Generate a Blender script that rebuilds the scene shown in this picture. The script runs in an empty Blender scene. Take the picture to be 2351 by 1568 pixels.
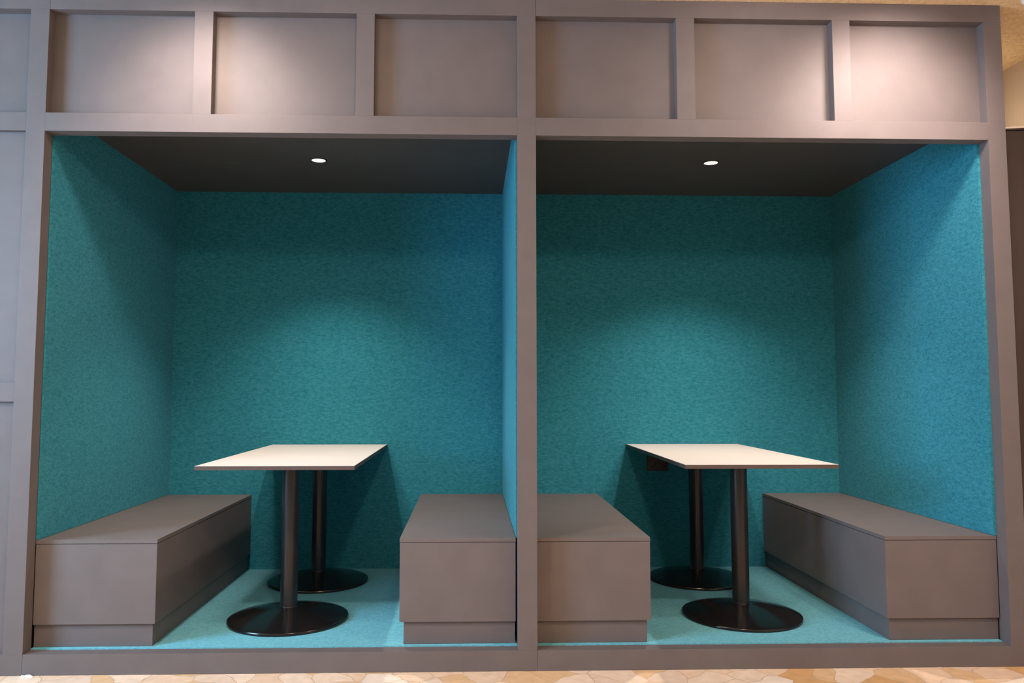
import bpy, bmesh, math
from mathutils import Vector, Matrix

S = bpy.context.scene
# lamp and fill light power (W) and colour
LAMP = {
    'K': (98, (1, .93, .84)), 'S1L': (160, (1, .83, .76)), 'S1R': (235, (1, .83, .77)),
    'TL': (31, (1, .82, .74)), 'TR': (105, (1, .82, .74)), 'F': (98, (1, .80, .70)),
    'P1': (258, (1, .83, .73)), 'P2': (215, (1, .80, .68)), 'N': (2.4, (1, .82, .62)), 'W': (690, (.36, .65, 1)),
}
COL = S.collection

# ------------------------------------------------------------------ materials
def new_mat(name):
    m = bpy.data.materials.new(name)
    m.use_nodes = True
    nt = m.node_tree
    b = nt.nodes['Principled BSDF']
    return m, nt, b

def painted(name, col, rough=.45, spec=.35, var=.05, scale=9.0, bump=.02):
    m, nt, b = new_mat(name)
    tc = nt.nodes.new('ShaderNodeTexCoord')
    n = nt.nodes.new('ShaderNodeTexNoise')
    n.inputs['Scale'].default_value = scale
    n.inputs['Detail'].default_value = 4
    nt.links.new(tc.outputs['Object'], n.inputs['Vector'])
    r = nt.nodes.new('ShaderNodeValToRGB')
    r.color_ramp.elements[0].position = .3
    r.color_ramp.elements[1].position = .7
    r.color_ramp.elements[0].color = [c * (1 - var) for c in col] + [1]
    r.color_ramp.elements[1].color = [c * (1 + var) for c in col] + [1]
    nt.links.new(n.outputs['Fac'], r.inputs['Fac'])
    nt.links.new(r.outputs['Color'], b.inputs['Base Color'])
    b.inputs['Roughness'].default_value = rough
    b.inputs['Specular IOR Level'].default_value = spec
    if bump:
        n2 = nt.nodes.new('ShaderNodeTexNoise')
        n2.inputs['Scale'].default_value = 260
        n2.inputs['Detail'].default_value = 2
        nt.links.new(tc.outputs['Object'], n2.inputs['Vector'])
        bp = nt.nodes.new('ShaderNodeBump')
        bp.inputs['Strength'].default_value = bump
        bp.inputs['Distance'].default_value = .001
        nt.links.new(n2.outputs['Fac'], bp.inputs['Height'])
        nt.links.new(bp.outputs['Normal'], b.inputs['Normal'])
    return m

def felt(name, dark, light, stretch=(.65, .65, 1.6)):
    m, nt, b = new_mat(name)
    tc = nt.nodes.new('ShaderNodeTexCoord')
    mp = nt.nodes.new('ShaderNodeMapping')
    mp.inputs['Scale'].default_value = stretch
    nt.links.new(tc.outputs['Object'], mp.inputs['Vector'])
    a = nt.nodes.new('ShaderNodeTexNoise')
    a.inputs['Scale'].default_value = 60
    a.inputs['Detail'].default_value = 5
    a.inputs['Roughness'].default_value = .7
    c = nt.nodes.new('ShaderNodeTexNoise')
    c.inputs['Scale'].default_value = 240
    c.inputs['Detail'].default_value = 3
    for t in (a, c):
        nt.links.new(mp.outputs['Vector'], t.inputs['Vector'])
    mx = nt.nodes.new('ShaderNodeMath')
    mx.operation = 'MULTIPLY_ADD'
    mx.inputs[1].default_value = .55
    hx = nt.nodes.new('ShaderNodeMath')
    hx.operation = 'MULTIPLY'
    hx.inputs[1].default_value = .45
    nt.links.new(c.outputs['Fac'], hx.inputs[0])
    nt.links.new(a.outputs['Fac'], mx.inputs[0])
    nt.links.new(hx.outputs[0], mx.inputs[2])
    r = nt.nodes.new('ShaderNodeValToRGB')
    r.color_ramp.elements[0].position = .36
    r.color_ramp.elements[1].position = .64
    r.color_ramp.elements[0].color = list(dark) + [1]
    r.color_ramp.elements[1].color = list(light) + [1]
    nt.links.new(mx.outputs[0], r.inputs['Fac'])
    nt.links.new(r.outputs['Color'], b.inputs['Base Color'])
    b.inputs['Roughness'].default_value = .95
    b.inputs['Specular IOR Level'].default_value = .1
    b.inputs['Sheen Weight'].default_value = .12
    b.inputs['Sheen Roughness'].default_value = .5
    b.inputs['Sheen Tint'].default_value = (.4, .9, 1, 1)
    bp = nt.nodes.new('ShaderNodeBump')
    bp.inputs['Strength'].default_value = .35
    bp.inputs['Distance'].default_value = .002
    nt.links.new(mx.outputs[0], bp.inputs['Height'])
    nt.links.new(bp.outputs['Normal'], b.inputs['Normal'])
    return m

def stone(name):
    """broken stone paving: cream and amber pieces with fine joints"""
    m, nt, b = new_mat(name)
    tc = nt.nodes.new('ShaderNodeTexCoord')
    nz = nt.nodes.new('ShaderNodeTexNoise')
    nz.inputs['Scale'].default_value = 5
    nz.inputs['Detail'].default_value = 2
    nt.links.new(tc.outputs['Object'], nz.inputs['Vector'])
    sub = nt.nodes.new('ShaderNodeVectorMath'); sub.operation = 'SUBTRACT'
    sub.inputs[1].default_value = (.5, .5, .5)
    nt.links.new(nz.outputs['Color'], sub.inputs[0])
    sc = nt.nodes.new('ShaderNodeVectorMath'); sc.operation = 'SCALE'
    sc.inputs['Scale'].default_value = .12
    nt.links.new(sub.outputs[0], sc.inputs[0])
    ad = nt.nodes.new('ShaderNodeVectorMath'); ad.operation = 'ADD'
    nt.links.new(tc.outputs['Object'], ad.inputs[0])
    nt.links.new(sc.outputs[0], ad.inputs[1])
    v = nt.nodes.new('ShaderNodeTexVoronoi')
    v.voronoi_dimensions = '2D'
    v.inputs['Scale'].default_value = 7
    e = nt.nodes.new('ShaderNodeTexVoronoi')
    e.voronoi_dimensions = '2D'
    e.feature = 'DISTANCE_TO_EDGE'
    e.inputs['Scale'].default_value = 7
    for t in (v, e):
        nt.links.new(ad.outputs[0], t.inputs['Vector'])
    sep = nt.nodes.new('ShaderNodeSeparateColor')
    nt.links.new(v.outputs['Color'], sep.inputs[0])
    r = nt.nodes.new('ShaderNodeValToRGB')
    r.color_ramp.interpolation = 'CONSTANT'
    el = r.color_ramp.elements
    el[0].position = 0; el[0].color = (.80, .62, .46, 1)
    el[1].position = .30; el[1].color = (.76, .55, .38, 1)
    for p, c in ((.5, (.70, .46, .25, 1)), (.66, (.82, .68, .55, 1)), (.82, (.62, .36, .15, 1)), (.92, (.74, .56, .42, 1))):
        n = el.new(p); n.color = c
    nt.links.new(sep.outputs[0], r.inputs['Fac'])
    n2 = nt.nodes.new('ShaderNodeTexNoise')
    n2.inputs['Scale'].default_value = 22
    n2.inputs['Detail'].default_value = 6
    nt.links.new(tc.outputs['Object'], n2.inputs['Vector'])
    mv = nt.nodes.new('ShaderNodeMapRange')
    mv.inputs['From Min'].default_value = .3; mv.inputs['From Max'].default_value = .7
    mv.inputs['To Min'].default_value = .88; mv.inputs['To Max'].default_value = 1.08
    nt.links.new(n2.outputs['Fac'], mv.inputs[0])
    mul = nt.nodes.new('ShaderNodeMix'); mul.data_type = 'RGBA'; mul.blend_type = 'MULTIPLY'
    mul.inputs['Factor'].default_value = 1
    nt.links.new(r.outputs['Color'], mul.inputs['A'])
    nt.links.new(mv.outputs[0], mul.inputs['B'])
    jr = nt.nodes.new('ShaderNodeMapRange')
    jr.inputs['From Min'].default_value = .008; jr.inputs['From Max'].default_value = .022
    nt.links.new(e.outputs['Distance'], jr.inputs[0])
    jm = nt.nodes.new('ShaderNodeMix'); jm.data_type = 'RGBA'
    jm.inputs['A'].default_value = (.52, .36, .22, 1)
    nt.links.new(jr.outputs[0], jm.inputs['Factor'])
    nt.links.new(mul.outputs['Result'], jm.inputs['B'])
    nt.links.new(jm.outputs['Result'], b.inputs['Base Color'])
    b.inputs['Roughness'].default_value = .35
    return m

def wood_wool(name):
    m, nt, b = new_mat(name)
    tc = nt.nodes.new('ShaderNodeTexCoord')
    n = nt.nodes.new('ShaderNodeTexNoise')
    n.inputs['Scale'].default_value = 45
    n.inputs['Detail'].default_value = 8
    n.inputs['Roughness'].default_value = .75
    n.inputs['Distortion'].default_value = 1.2
    nt.links.new(tc.outputs['Object'], n.inputs['Vector'])
    r = nt.nodes.new('ShaderNodeValToRGB')
    r.color_ramp.elements[0].position = .25; r.color_ramp.elements[0].color = (.60, .36, .16, 1)
    r.color_ramp.elements[1].position = .62; r.color_ramp.elements[1].color = (.94, .72, .44, 1)
    nt.links.new(n.outputs['Fac'], r.inputs['Fac'])
    nt.links.new(r.outputs['Color'], b.inputs['Base Color'])
    b.inputs['Roughness'].default_value = .95
    b.inputs['Specular IOR Level'].default_value = .1
    bp = nt.nodes.new('ShaderNodeBump')
    bp.inputs['Strength'].default_value = .6
    bp.inputs['Distance'].default_value = .006
    nt.links.new(n.outputs['Fac'], bp.inputs['Height'])
    nt.links.new(bp.outputs['Normal'], b.inputs['Normal'])
    return m

def emissive(name, col, strength):
    m, nt, b = new_mat(name)
    b.inputs['Base Color'].default_value = (.8, .8, .8, 1)
    b.inputs['Emission Color'].default_value = list(col) + [1]
    b.inputs['Emission Strength'].default_value = strength
    return m

TAUPE = painted('taupe lacquer', (.128, .107, .102), rough=.55, spec=.3)
DARKEDGE = painted('brown edging', (.075, .052, .046), rough=.5)
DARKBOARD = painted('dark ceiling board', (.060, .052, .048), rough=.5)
TEAL = felt('teal felt', (.006, .118, .154), (.044, .245, .308))
CARPET = felt('teal carpet', (.085, .310, .370), (.180, .470, .540), (1, 1, 1))
WHITE = painted('cream laminate', (.62, .555, .50), rough=.45, spec=.3, var=.01)
BLACK = painted('black powder coat', (.012, .011, .011), rough=.28, spec=.5, var=.1)
BLACKGLOSS = painted('black base coat', (.009, .008, .008), rough=.16, spec=.5, var=.1, bump=.05)
STEEL = painted('bare steel rim', (.45, .43, .42), rough=.3)
for mm in (STEEL,):
    mm.node_tree.nodes['Principled BSDF'].inputs['Metallic'].default_value = 1
PLASTIC = painted('black plastic', (.012, .009, .009), rough=.4)
CABINET = painted('dark brown wood', (.050, .034, .027), rough=.5)
TRIMLIGHT = painted('pale edging', (.80, .70, .58), rough=.5)
PLASTER = painted('beige wall paint', (.56, .44, .33), rough=.9, spec=.1, var=.03)
ROOMWALL = painted('pale wall paint', (.30, .27, .25), rough=.9, spec=.1, var=.02)
PAPER = painted('white paper', (.8, .78, .74), rough=.9)
STONE = stone('broken stone paving')
CEILMAT = wood_wool('golden wood wool board')
LENS = emissive('warm lamp lens', (1, .93, .86), .9)
GLARE = emissive('bright lamp lens', (1, .95, .9), 6)

# ------------------------------------------------------------------ mesh helpers
def box(bm, x0, x1, y0, y1, z0, z1, bev=.0012):
    r = bmesh.ops.create_cube(bm, size=1)
    vs = r['verts']
    for v in vs:
        v.co = Vector((x0 + (v.co.x + .5) * (x1 - x0), y0 + (v.co.y + .5) * (y1 - y0), z0 + (v.co.z + .5) * (z1 - z0)))
    if bev:
        es = list({e for v in vs for e in v.link_edges})
        bmesh.ops.bevel(bm, geom=es, offset=bev, segments=2, profile=.7, affect='EDGES')

def lathe(bm, prof, seg=96, cx=0, cy=0):
    """profile [(radius, z)] turned about the vertical axis, closed at radius 0"""
    rings = []
    for r, z in prof:
        if r < 1e-6:
            rings.append([bm.verts.new((cx, cy, z))])
        else:
            rings.append([bm.verts.new((cx + r * math.cos(2 * math.pi * k / seg), cy + r * math.sin(2 * math.pi * k / seg), z)) for k in range(seg)])
    for a, b in zip(rings, rings[1:]):
        for k in range(seg):
            k2 = (k + 1) % seg
            if len(a) == 1 and len(b) == 1:
                continue
            if len(a) == 1:
                bm.faces.new((a[0], b[k], b[k2]))
            elif len(b) == 1:
                bm.faces.new((a[k], b[0], a[k2]))
            else:
                bm.faces.new((a[k], b[k], b[k2], a[k2]))

def obj(name, bm, mat, parent=None, smooth=False):
    bmesh.ops.recalc_face_normals(bm, faces=bm.faces)
    me = bpy.data.meshes.new(name)
    bm.to_mesh(me)
    bm.free()
    if smooth:
        for p in me.polygons:
            p.use_smooth = True
        me.set_sharp_from_angle(angle=math.radians(35))
    me.materials.append(mat)
    o = bpy.data.objects.new(name, me)
    COL.objects.link(o)
    if parent is not None:
        o.parent = parent
    return o

def boxobj(name, dims, mat, parent=None, bev=.0012):
    bm = bmesh.new()
    if parent is not None:
        px, py, pz = WORLD[parent.name]
    else:
        px = py = pz = 0
    x0, x1, y0, y1, z0, z1 = dims
    box(bm, x0 - px, x1 - px, y0 - py, y1 - py, z0 - pz, z1 - pz, bev)
    return obj(name, bm, mat, parent)

WORLD = {}
def thing(name, label, cat, loc, group=None):
    o = bpy.data.objects.new(name, None)
    COL.objects.link(o)
    o.empty_display_size = .1
    o.location = loc
    o['label'] = label
    o['category'] = cat
    if group:
        o['group'] = group
    WORLD[o.name] = tuple(loc)
    return o

def struct(name, dims, mat, bev=0):
    o = boxobj(name, dims, mat, None, bev)
    o['kind'] = 'structure'
    return o

# ------------------------------------------------------------------ measures (metres; carpet = 0, front of the frame y = 0)
A0, A1 = -2.0657, -1.9845          # left post
B0, B1 = .0704, .1532              # middle post
C0, C1 = 2.1902, 2.2707            # right post
ZS0, ZS1 = -.0894, -.0046          # sill
ZB0, ZB1 = 2.2125, 2.2932          # header rail
ZT0, ZT1 = 2.7579, 2.8371          # top rail
DR, DP, DS = .0503, .0660, .0610   # recess of frieze panels, depth of posts, depth of sill
D = 1.5316                         # back wall
ZC = 2.332                         # booth ceiling
ZK = .45                           # bench height
XL = -4.30                         # far end of the panelled wall on the left

# ------------------------------------------------------------------ left panelled wall unit
u = thing('panelled_wall_unit', 'taupe panelled wall unit beside the left booth, closed with flat recessed panels', 'wall unit', (A1 - .04, 0, ZS0))
boxobj('post', (A0, A1, 0, DP, ZS1, ZT0), TAUPE, u)
boxobj('top_rail', (XL, A1, 0, DP, ZT0, ZT1), TAUPE, u)
boxobj('header_rail', (XL, A0, 0, DP, ZB0, ZB1), TAUPE, u)
boxobj('middle_rail', (XL, A0 - .001, .002, DP, 1.0395, 1.1190), TAUPE, u)
boxobj('sill', (XL, A1, 0, DP, ZS0, ZS1), TAUPE, u)
boxobj('recessed_panel', (XL, A0, DR, DR + .018, ZB1, ZT0), TAUPE, u, 0)
boxobj('recessed_panel', (XL, A0, .022, .040, 1.119, ZB0), TAUPE, u, 0)
boxobj('recessed_panel', (XL, A0, .022, .040, ZS1, 1.0395), TAUPE, u, 0)
boxobj('carcass', (XL, A1 - .03, DP, D + .03, ZS0, ZT1), TAUPE, u, 0)

# ------------------------------------------------------------------ the two booths
def booth(label, x0, p0, p1, w0, w1, cuts, right_end):
    b = thing('seating_booth', label, 'seating booth', ((x0 + p1) / 2, 0, ZS0), 'teal lined seating booths')
    boxobj('post', (p0, p1, 0, DP, ZS1, ZT0), TAUPE, b)
    boxobj('top_rail', (x0 + .0012, p1, 0, DP, ZT0, ZT1), TAUPE, b)
    boxobj('header_rail', (x0, p0, 0, DP, ZB0, ZB1), TAUPE, b)
    boxobj('sill', (x0 + .0008, p1, 0, DS, ZS0, ZS1), TAUPE, b)
    edges = [x0]
    for c0, c1 in cuts:
        boxobj('batten', (c0, c1, .0005, DR, ZB1, ZT0), TAUPE, b)
        edges += [c0, c1]
    edges.append(p0)
    for k in range(0, len(edges), 2):
        boxobj('frieze_panel', (edges[k], edges[k + 1], DR, DR + .016, ZB1, ZT0), TAUPE, b, 0)
    # the felt starts above the benches, which run along both side walls
    q = boxobj('side_wall', (x0 + .0004, w0, DP, D, ZK + .001, ZC), TEAL, b, .001)
    q['label'] = 'teal felt side lining'
    q = boxobj('side_wall', (w1, w1 + .020, DP, D, ZK + .001, ZC), TEAL, b, .001)
    q['label'] = 'teal felt side lining'
    boxobj('partition' if not right_end else 'end_panel', (w1 + .0205, p1 - .0006, DP, D + .03, ZS0 + .001, ZC if not right_end else ZT1), TAUPE, b, 0)
    q = boxobj('back_wall', (x0 + .0004, w1 + .020, D, D + .03, -.03, ZC), TEAL, b, 0)
    q['label'] = 'teal felt back wall'
    # ceiling in two boards with a fine joint
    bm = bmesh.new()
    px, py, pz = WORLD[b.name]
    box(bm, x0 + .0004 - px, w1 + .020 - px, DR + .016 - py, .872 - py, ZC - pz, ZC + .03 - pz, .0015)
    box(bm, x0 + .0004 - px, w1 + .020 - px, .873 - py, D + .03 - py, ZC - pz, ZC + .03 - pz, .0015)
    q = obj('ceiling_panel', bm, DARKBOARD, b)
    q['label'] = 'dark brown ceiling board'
    q = boxobj('carpet', (x0, p0, DS, D, -.03, 0), CARPET, b, 0)
    q['label'] = 'pale teal carpet'
    return b

booth('teal lined seating booth with taupe frame, next to the panelled wall unit', A1, B0, B1, -1.9750, .0660,
      ((-1.3535, -1.2727), (-.6426, -.5627)), False)
booth('teal lined seating booth with taupe frame, at the row end by the dark cabinet', B1, C0, C1, .1575, 2.1777,
      ((.7846, .8672), (1.4939, 1.5741)), True)
# ------------------------------------------------------------------ benches
def bench(label, x0, x1, plinth0, plinth1, y0=.0672):
    t = thing('box_bench', label, 'bench', ((x0 + x1) / 2, (y0 + D) / 2, 0), 'box benches in the booths')
    yb = D - .004
    boxobj('lid', (x0, x1, y0, yb, ZK - .0165, ZK), TAUPE, t, .001)
    boxobj('body', (x0 + .001, x1 - .001, y0 + .001, yb, .0964, ZK - .0185), TAUPE, t, .001)
    # shadow gap between lid and body is closed by a recessed strip
    boxobj('plinth', (plinth0, plinth1, y0 + .015, yb - .002, .001, .0964), TAUPE, t, .001)
    return t

bench('taupe box bench in the left booth, nearest the panelled wall unit', -1.9840, -1.4714, -1.9838, -1.4858)
bench('taupe box bench in the left booth, right of its table, against the partition', -.4367, .0655, -.4179, .0625)
bench('taupe box bench in the right booth, partly hidden by the middle post', .1540, .6523, .157, .6371)
bench('taupe box bench in the right booth, at the outer end wall by the cabinet', 1.6896, 2.1895, 1.7030, 2.1894)

# ------------------------------------------------------------------ tables
def table(label, x0, x1, y0, y1, cx, cy0, cy1):
    t = thing('pedestal_table', label, 'table', ((x0 + x1) / 2, (y0 + y1) / 2, 0), 'white topped pedestal tables')
    px, py, pz = WORLD[t.name]
    top = boxobj('tabletop', (x0 + .0012, x1 - .0012, y0 + .0012, y1 - .0012, .7375, .7543), WHITE, t, .0006)
    top['label'] = 'cream white tabletop'
    bm = bmesh.new()
    for d in ((x0, x1, y0, y0 + .0012), (x0, x1, y1 - .0012, y1), (x0, x0 + .0012, y0 + .0012, y1 - .0012), (x1 - .0012, x1, y0 + .0012, y1 - .0012)):
        box(bm, d[0] - px, d[1] - px, d[2] - py, d[3] - py, .7365, .7536, 0)
    box(bm, x0 + .002 - px, x1 - .002 - px, y0 + .002 - py, y1 - .002 - py, .7362, .7375, 0)
    e = obj('edge_band', bm, DARKEDGE, top)
    e['label'] = 'dark brown edge band'
    for cy in (cy0, cy1):
        bm = bmesh.new()
        lathe(bm, [(0, .060), (.0405, .060), (.0405, .7300), (.075, .7300), (.075, .7360), (0, .7360)], 64, cx - px, cy - py)
        c = obj('column', bm, BLACK, t, True)
        c['label'] = 'black tubular column'
        bm = bmesh.new()
        prof = [(0, .0635), (.0400, .0630), (.060, .0600), (.12, .0490), (.19, .0345), (.25, .0215), (.274, .0155), (.2800, .0130), (.2821, .0095), (.2821, .0015), (.2800, .0008), (0, .0008)]
        lathe(bm, prof, 128, cx - px, cy - py)
        bs = obj('base_plate', bm, BLACKGLOSS, c, True)
        bs['label'] = 'glossy black round base'
        bm = bmesh.new()
        lathe(bm, [(.0403, .0612), (.0425, .0612), (.0428, .0632), (.0403, .0640), (.0403, .0612)], 64, cx - px, cy - py)
        cr = obj('collar_ring', bm, STEEL, c, True)
        cr['label'] = 'thin bare steel ring'
    return t

table('white topped table on two black round bases, in the left booth', -1.3497, -.6462, .139, D - .003, -.9985, .4745, 1.2167)
table('white topped table on two black round bases, in the right booth', .8370, 1.5389, .159, D - .003, 1.1850, .4786, 1.2216)

# ------------------------------------------------------------------ booth downlights
def downlight(label, x, y):
    t = thing('recessed_downlight', label, 'ceiling light', (x, y, ZC), 'small downlights in the booth ceilings')
    bm = bmesh.new()
    lathe(bm, [(.0375, -.0005), (.0375, -.004), (.0445, -.003), (.0455, -.0005), (.0375, -.0005)], 64)
    obj('bezel', bm, PLASTIC, t, True)
    bm = bmesh.new()
    lathe(bm, [(0, -.0030), (.0374, -.0030), (.0374, -.0006), (0, -.0006)], 64)
    q = obj('lens', bm, LENS, t, True)
    q['label'] = 'lit white lens'
    l = bpy.data.lights.new('booth lamp', 'SPOT')
    l.energy = LAMP['K'][0]
    l.color = LAMP['K'][1]
    l.spot_size = math.radians(BOOTH_ANG)
    l.spot_blend = BOOTH_BLEND
    l.shadow_soft_size = .022
    lo = bpy.data.objects.new('booth_lamp_light', l)
    COL.objects.link(lo)
    lo.location = (x, y, ZC - .012)
    return t

BOOTH_ANG, BOOTH_BLEND = 100, .75
downlight('small round downlight in the ceiling of the left booth', -.9585, .8142)
downlight('small round downlight in the ceiling of the right booth', 1.1775, .7958)

# ------------------------------------------------------------------ power outlet under the right table
t = thing('power_outlet', 'black double power outlet on the teal wall beneath the right booth table', 'power outlet', (1.033, D, .634))
boxobj('cover_plate', (.967, 1.100, D - .009, D - .0005, .589, .679), PLASTIC, t, .003)
for sx in (1.000, 1.067):
    bm = bmesh.new()
    lathe(bm, [(.0215, 0), (.0235, 0), (.0235, .0035), (.0195, .0035), (.0175, -.001), (0, -.001)], 40)
    bmesh.ops.rotate(bm, verts=bm.verts, cent=(0, 0, 0), matrix=Matrix.Rotation(math.radians(90), 3, 'X'))
    bmesh.ops.translate(bm, verts=bm.verts, vec=(sx - 1.033, -.0092, 0))
    obj('socket', bm, PLASTIC, t, True)

# ------------------------------------------------------------------ room shell
XR = 2.79
FZ = ZS0 - .0004
CZ = ZT1 + .001
struct('floor', (-4.6, XR + .1, -6.4, D + .25, FZ - .1, FZ), STONE)
struct('ceiling', (-4.6, XR + .1, -6.4, D + .25, CZ, CZ + .1), CEILMAT)
struct('wall_right', (XR, XR + .1, -6.4, D + .25, FZ, CZ), PLASTER)
struct('wall_back', (-4.6, XR, D + .15, D + .25, FZ, CZ), PLASTER)
struct('wall_front', (-4.6, XR, -6.5, -6.4, FZ, CZ), ROOMWALL)
# left wall with a tall window opening
bm = bmesh.new()
WX0, WX1, WY0, WY1, WZ0, WZ1 = -4.7, -4.6, -3.6, -.7, 1.0, 2.6
box(bm, WX0, WX1, -6.4, WY0, FZ, CZ, 0)
box(bm, WX0, WX1, WY1, D + .25, FZ, CZ, 0)
box(bm, WX0, WX1, WY0, WY1, FZ, WZ0, 0)
box(bm, WX0, WX1, WY0, WY1, WZ1, CZ, 0)
wl = obj('wall_left', bm, ROOMWALL)
wl['kind'] = 'structure'

# ------------------------------------------------------------------ dark cabinet in the niche on the right
t = thing('tall_cabinet', 'tall dark brown cabinet in the niche at the right edge, beside the end post', 'cabinet', (2.56, .42, FZ))
t.rotation_euler = (0, 0, math.radians(-11))
hh = 2.352 - FZ
bm = bmesh.new(); box(bm, -.170, .170, -.19, .19, .001, hh - .018, .002); obj('body', bm, CABINET, t)
bm = bmesh.new(); box(bm, -.167, .167, -.210, -.191, .07, hh - .021, .002); obj('door', bm, CABINET, t)
bm = bmesh.new(); box(bm, -.170, .170, -.212, .19, hh - .0175, hh, .001); q = obj('top_panel', bm, CABINET, t)
bm = bmesh.new(); box(bm, -.169, .169, -.2135, -.2122, hh - .009, hh, 0); e = obj('edge_strip', bm, TRIMLIGHT, q); e['label'] = 'pale edge strip'

# ------------------------------------------------------------------ scrap of paper by the sill, ceiling lamp at the corner
bm = bmesh.new()
pts = [(-.024, -.004), (-.012, -.016), (.006, -.013), (.027, -.010), (.030, -.004), (.010, .006), (-.014, .007)]
lo = [bm.verts.new((x, y, .0004)) for x, y in pts]
up = [bm.verts.new((x * .8, y * .8, .006 + .004 * math.sin(7 * x * 30))) for x, y in pts]
bm.faces.new(lo); bm.faces.new(up)
for k in range(len(pts)):
    k2 = (k + 1) % len(pts)
    bm.faces.new((lo[k], lo[k2], up[k2], up[k]))
sc = obj('paper_scrap', bm, PAPER)
sc.location = (-1.955, -.016, FZ + .0005)
sc['label'] = 'tiny white paper scrap on the stone floor at the foot of the left post'
sc['category'] = 'paper scrap'

t = thing('ceiling_spotlight', 'bright white spotlight on the golden ceiling at the top right corner', 'ceiling light', (2.392, -.066, CZ))
bm = bmesh.new(); lathe(bm, [(.046, -.0004), (.046, -.006), (.056, -.005), (.057, -.0004), (.046, -.0004)], 48); obj('bezel', bm, PAPER, t, True)
bm = bmesh.new(); lathe(bm, [(0, -.005), (.0455, -.005), (.0455, -.0006), (0, -.0006)], 48); q = obj('lens', bm, GLARE, t, True); q['label'] = 'lit white lens'

# ------------------------------------------------------------------ lights of the room and added fill lights
def spot(name, loc, aim, energy, ang, blend, col, size):
    l = bpy.data.lights.new(name, 'SPOT')
    l.energy = energy; l.color = col
    l.spot_size = math.radians(ang); l.spot_blend = blend
    l.shadow_soft_size = size
    o = bpy.data.objects.new(name, l)
    COL.objects.link(o)
    o.location = loc
    o.rotation_euler = (Vector(aim) - Vector(loc)).to_track_quat('-Z', 'Y').to_euler()
    return o

def area(name, loc, aim, energy, sx, sy, col):
    l = bpy.data.lights.new(name, 'AREA')
    l.shape = 'RECTANGLE'; l.size = sx; l.size_y = sy
    l.energy = energy; l.color = col
    o = bpy.data.objects.new(name, l)
    COL.objects.link(o)
    o.location = loc
    o.rotation_euler = (Vector(aim) - Vector(loc)).to_track_quat('-Z', 'Y').to_euler()
    return o

def point(name, loc, energy, col, size):
    l = bpy.data.lights.new(name, 'POINT')
    l.energy = energy; l.color = col
    l.shadow_soft_size = size
    o = bpy.data.objects.new(name, l)
    COL.objects.link(o)
    o.location = loc
    return o

LZ = CZ - .02
def down(name, key, x, y, ang, blend=1, size=.04):
    return spot(name, (x, y, LZ), (x, y, 0), LAMP[key][0], ang, blend, LAMP[key][1], size)

spot('accent spot left', (-1.33, -.60, LZ), (-1.31, 0, 2.30), LAMP['S1L'][0], 92, 1, LAMP['S1L'][1], .16)
spot('accent spot right', (1.78, -.60, LZ), (1.76, 0, 2.32), LAMP['S1R'][0], 92, 1, LAMP['S1R'][1], .16)
spot('frieze fill left', (-.85, -1.1, LZ), (-.75, 0, 2.26), LAMP['TL'][0], 80, 1, LAMP['TL'][1], .15)  # this pair is added fill, widening the bright area on frieze and header
spot('frieze fill right', (1.30, -1.1, LZ), (1.20, 0, 2.28), LAMP['TR'][0], 80, 1, LAMP['TR'][1], .15)
down('ceiling lamp left', 'P1', -1.45, -1.6, 150, 1, .08)
down('ceiling lamp right', 'P2', 2.15, -1.6, 150, 1, .08)
point('front fill light', (.2, -3.0, 2.74), LAMP['F'][0], LAMP['F'][1], .1)  # added fill without a fixture, lifts the frame fronts from the room side
point('niche fill light', (2.52, .60, 2.50), LAMP['N'][0], LAMP['N'][1], .04)  # unseen fill hidden behind the right post, brightens the beige wall and ceiling
# daylight through the window in the left wall
area('window daylight', (WX1 - .05, (WY0 + WY1) / 2, (WZ0 + WZ1) / 2), (0, (WY0 + WY1) / 2 , (WZ0 + WZ1) / 2 - .001), LAMP['W'][0], WZ1 - WZ0, WY1 - WY0, LAMP['W'][1])

w = bpy.data.worlds.new('World')
S.world = w
w.use_nodes = True
w.node_tree.nodes['Background'].inputs['Color'].default_value = (.6, .75, 1, 1)
w.node_tree.nodes['Background'].inputs['Strength'].default_value = .30

# ------------------------------------------------------------------ camera
yaw, pitch, roll, f = .02836, .07256, .00075, 1816.7056
cy, sy = math.cos(yaw), math.sin(yaw)
F = Vector((sy * math.cos(pitch), cy * math.cos(pitch), math.sin(pitch)))
r = Vector((cy, -sy, 0))
up = r.cross(F)
R = r * math.cos(roll) + up * math.sin(roll)
U = -r * math.sin(roll) + up * math.cos(roll)
cam = bpy.data.cameras.new('camera')
cam.sensor_fit = 'HORIZONTAL'
cam.sensor_width = 36
cam.lens = f * 36 / 2351
cam.shift_x = 43.006 / 2351
cam.shift_y = -21.224 / 2351
cam.clip_start = .05
co = bpy.data.objects.new('camera', cam)
COL.objects.link(co)
M = Matrix((( R.x, U.x, -F.x, -.13187), (R.y, U.y, -F.y, -3.41817), (R.z, U.z, -F.z, 1.09118), (0, 0, 0, 1)))
co.matrix_world = M
S.camera = co

S.view_settings.view_transform = 'Standard'
S.view_settings.look = 'None'
S.view_settings.gamma = 1
S.view_settings.exposure = 0
S.view_settings.use_curve_mapping = False
S.cycles.use_denoising = True
S.cycles.max_bounces = 10
S.cycles.diffuse_bounces = 6
S.cycles.sample_clamp_indirect = 6
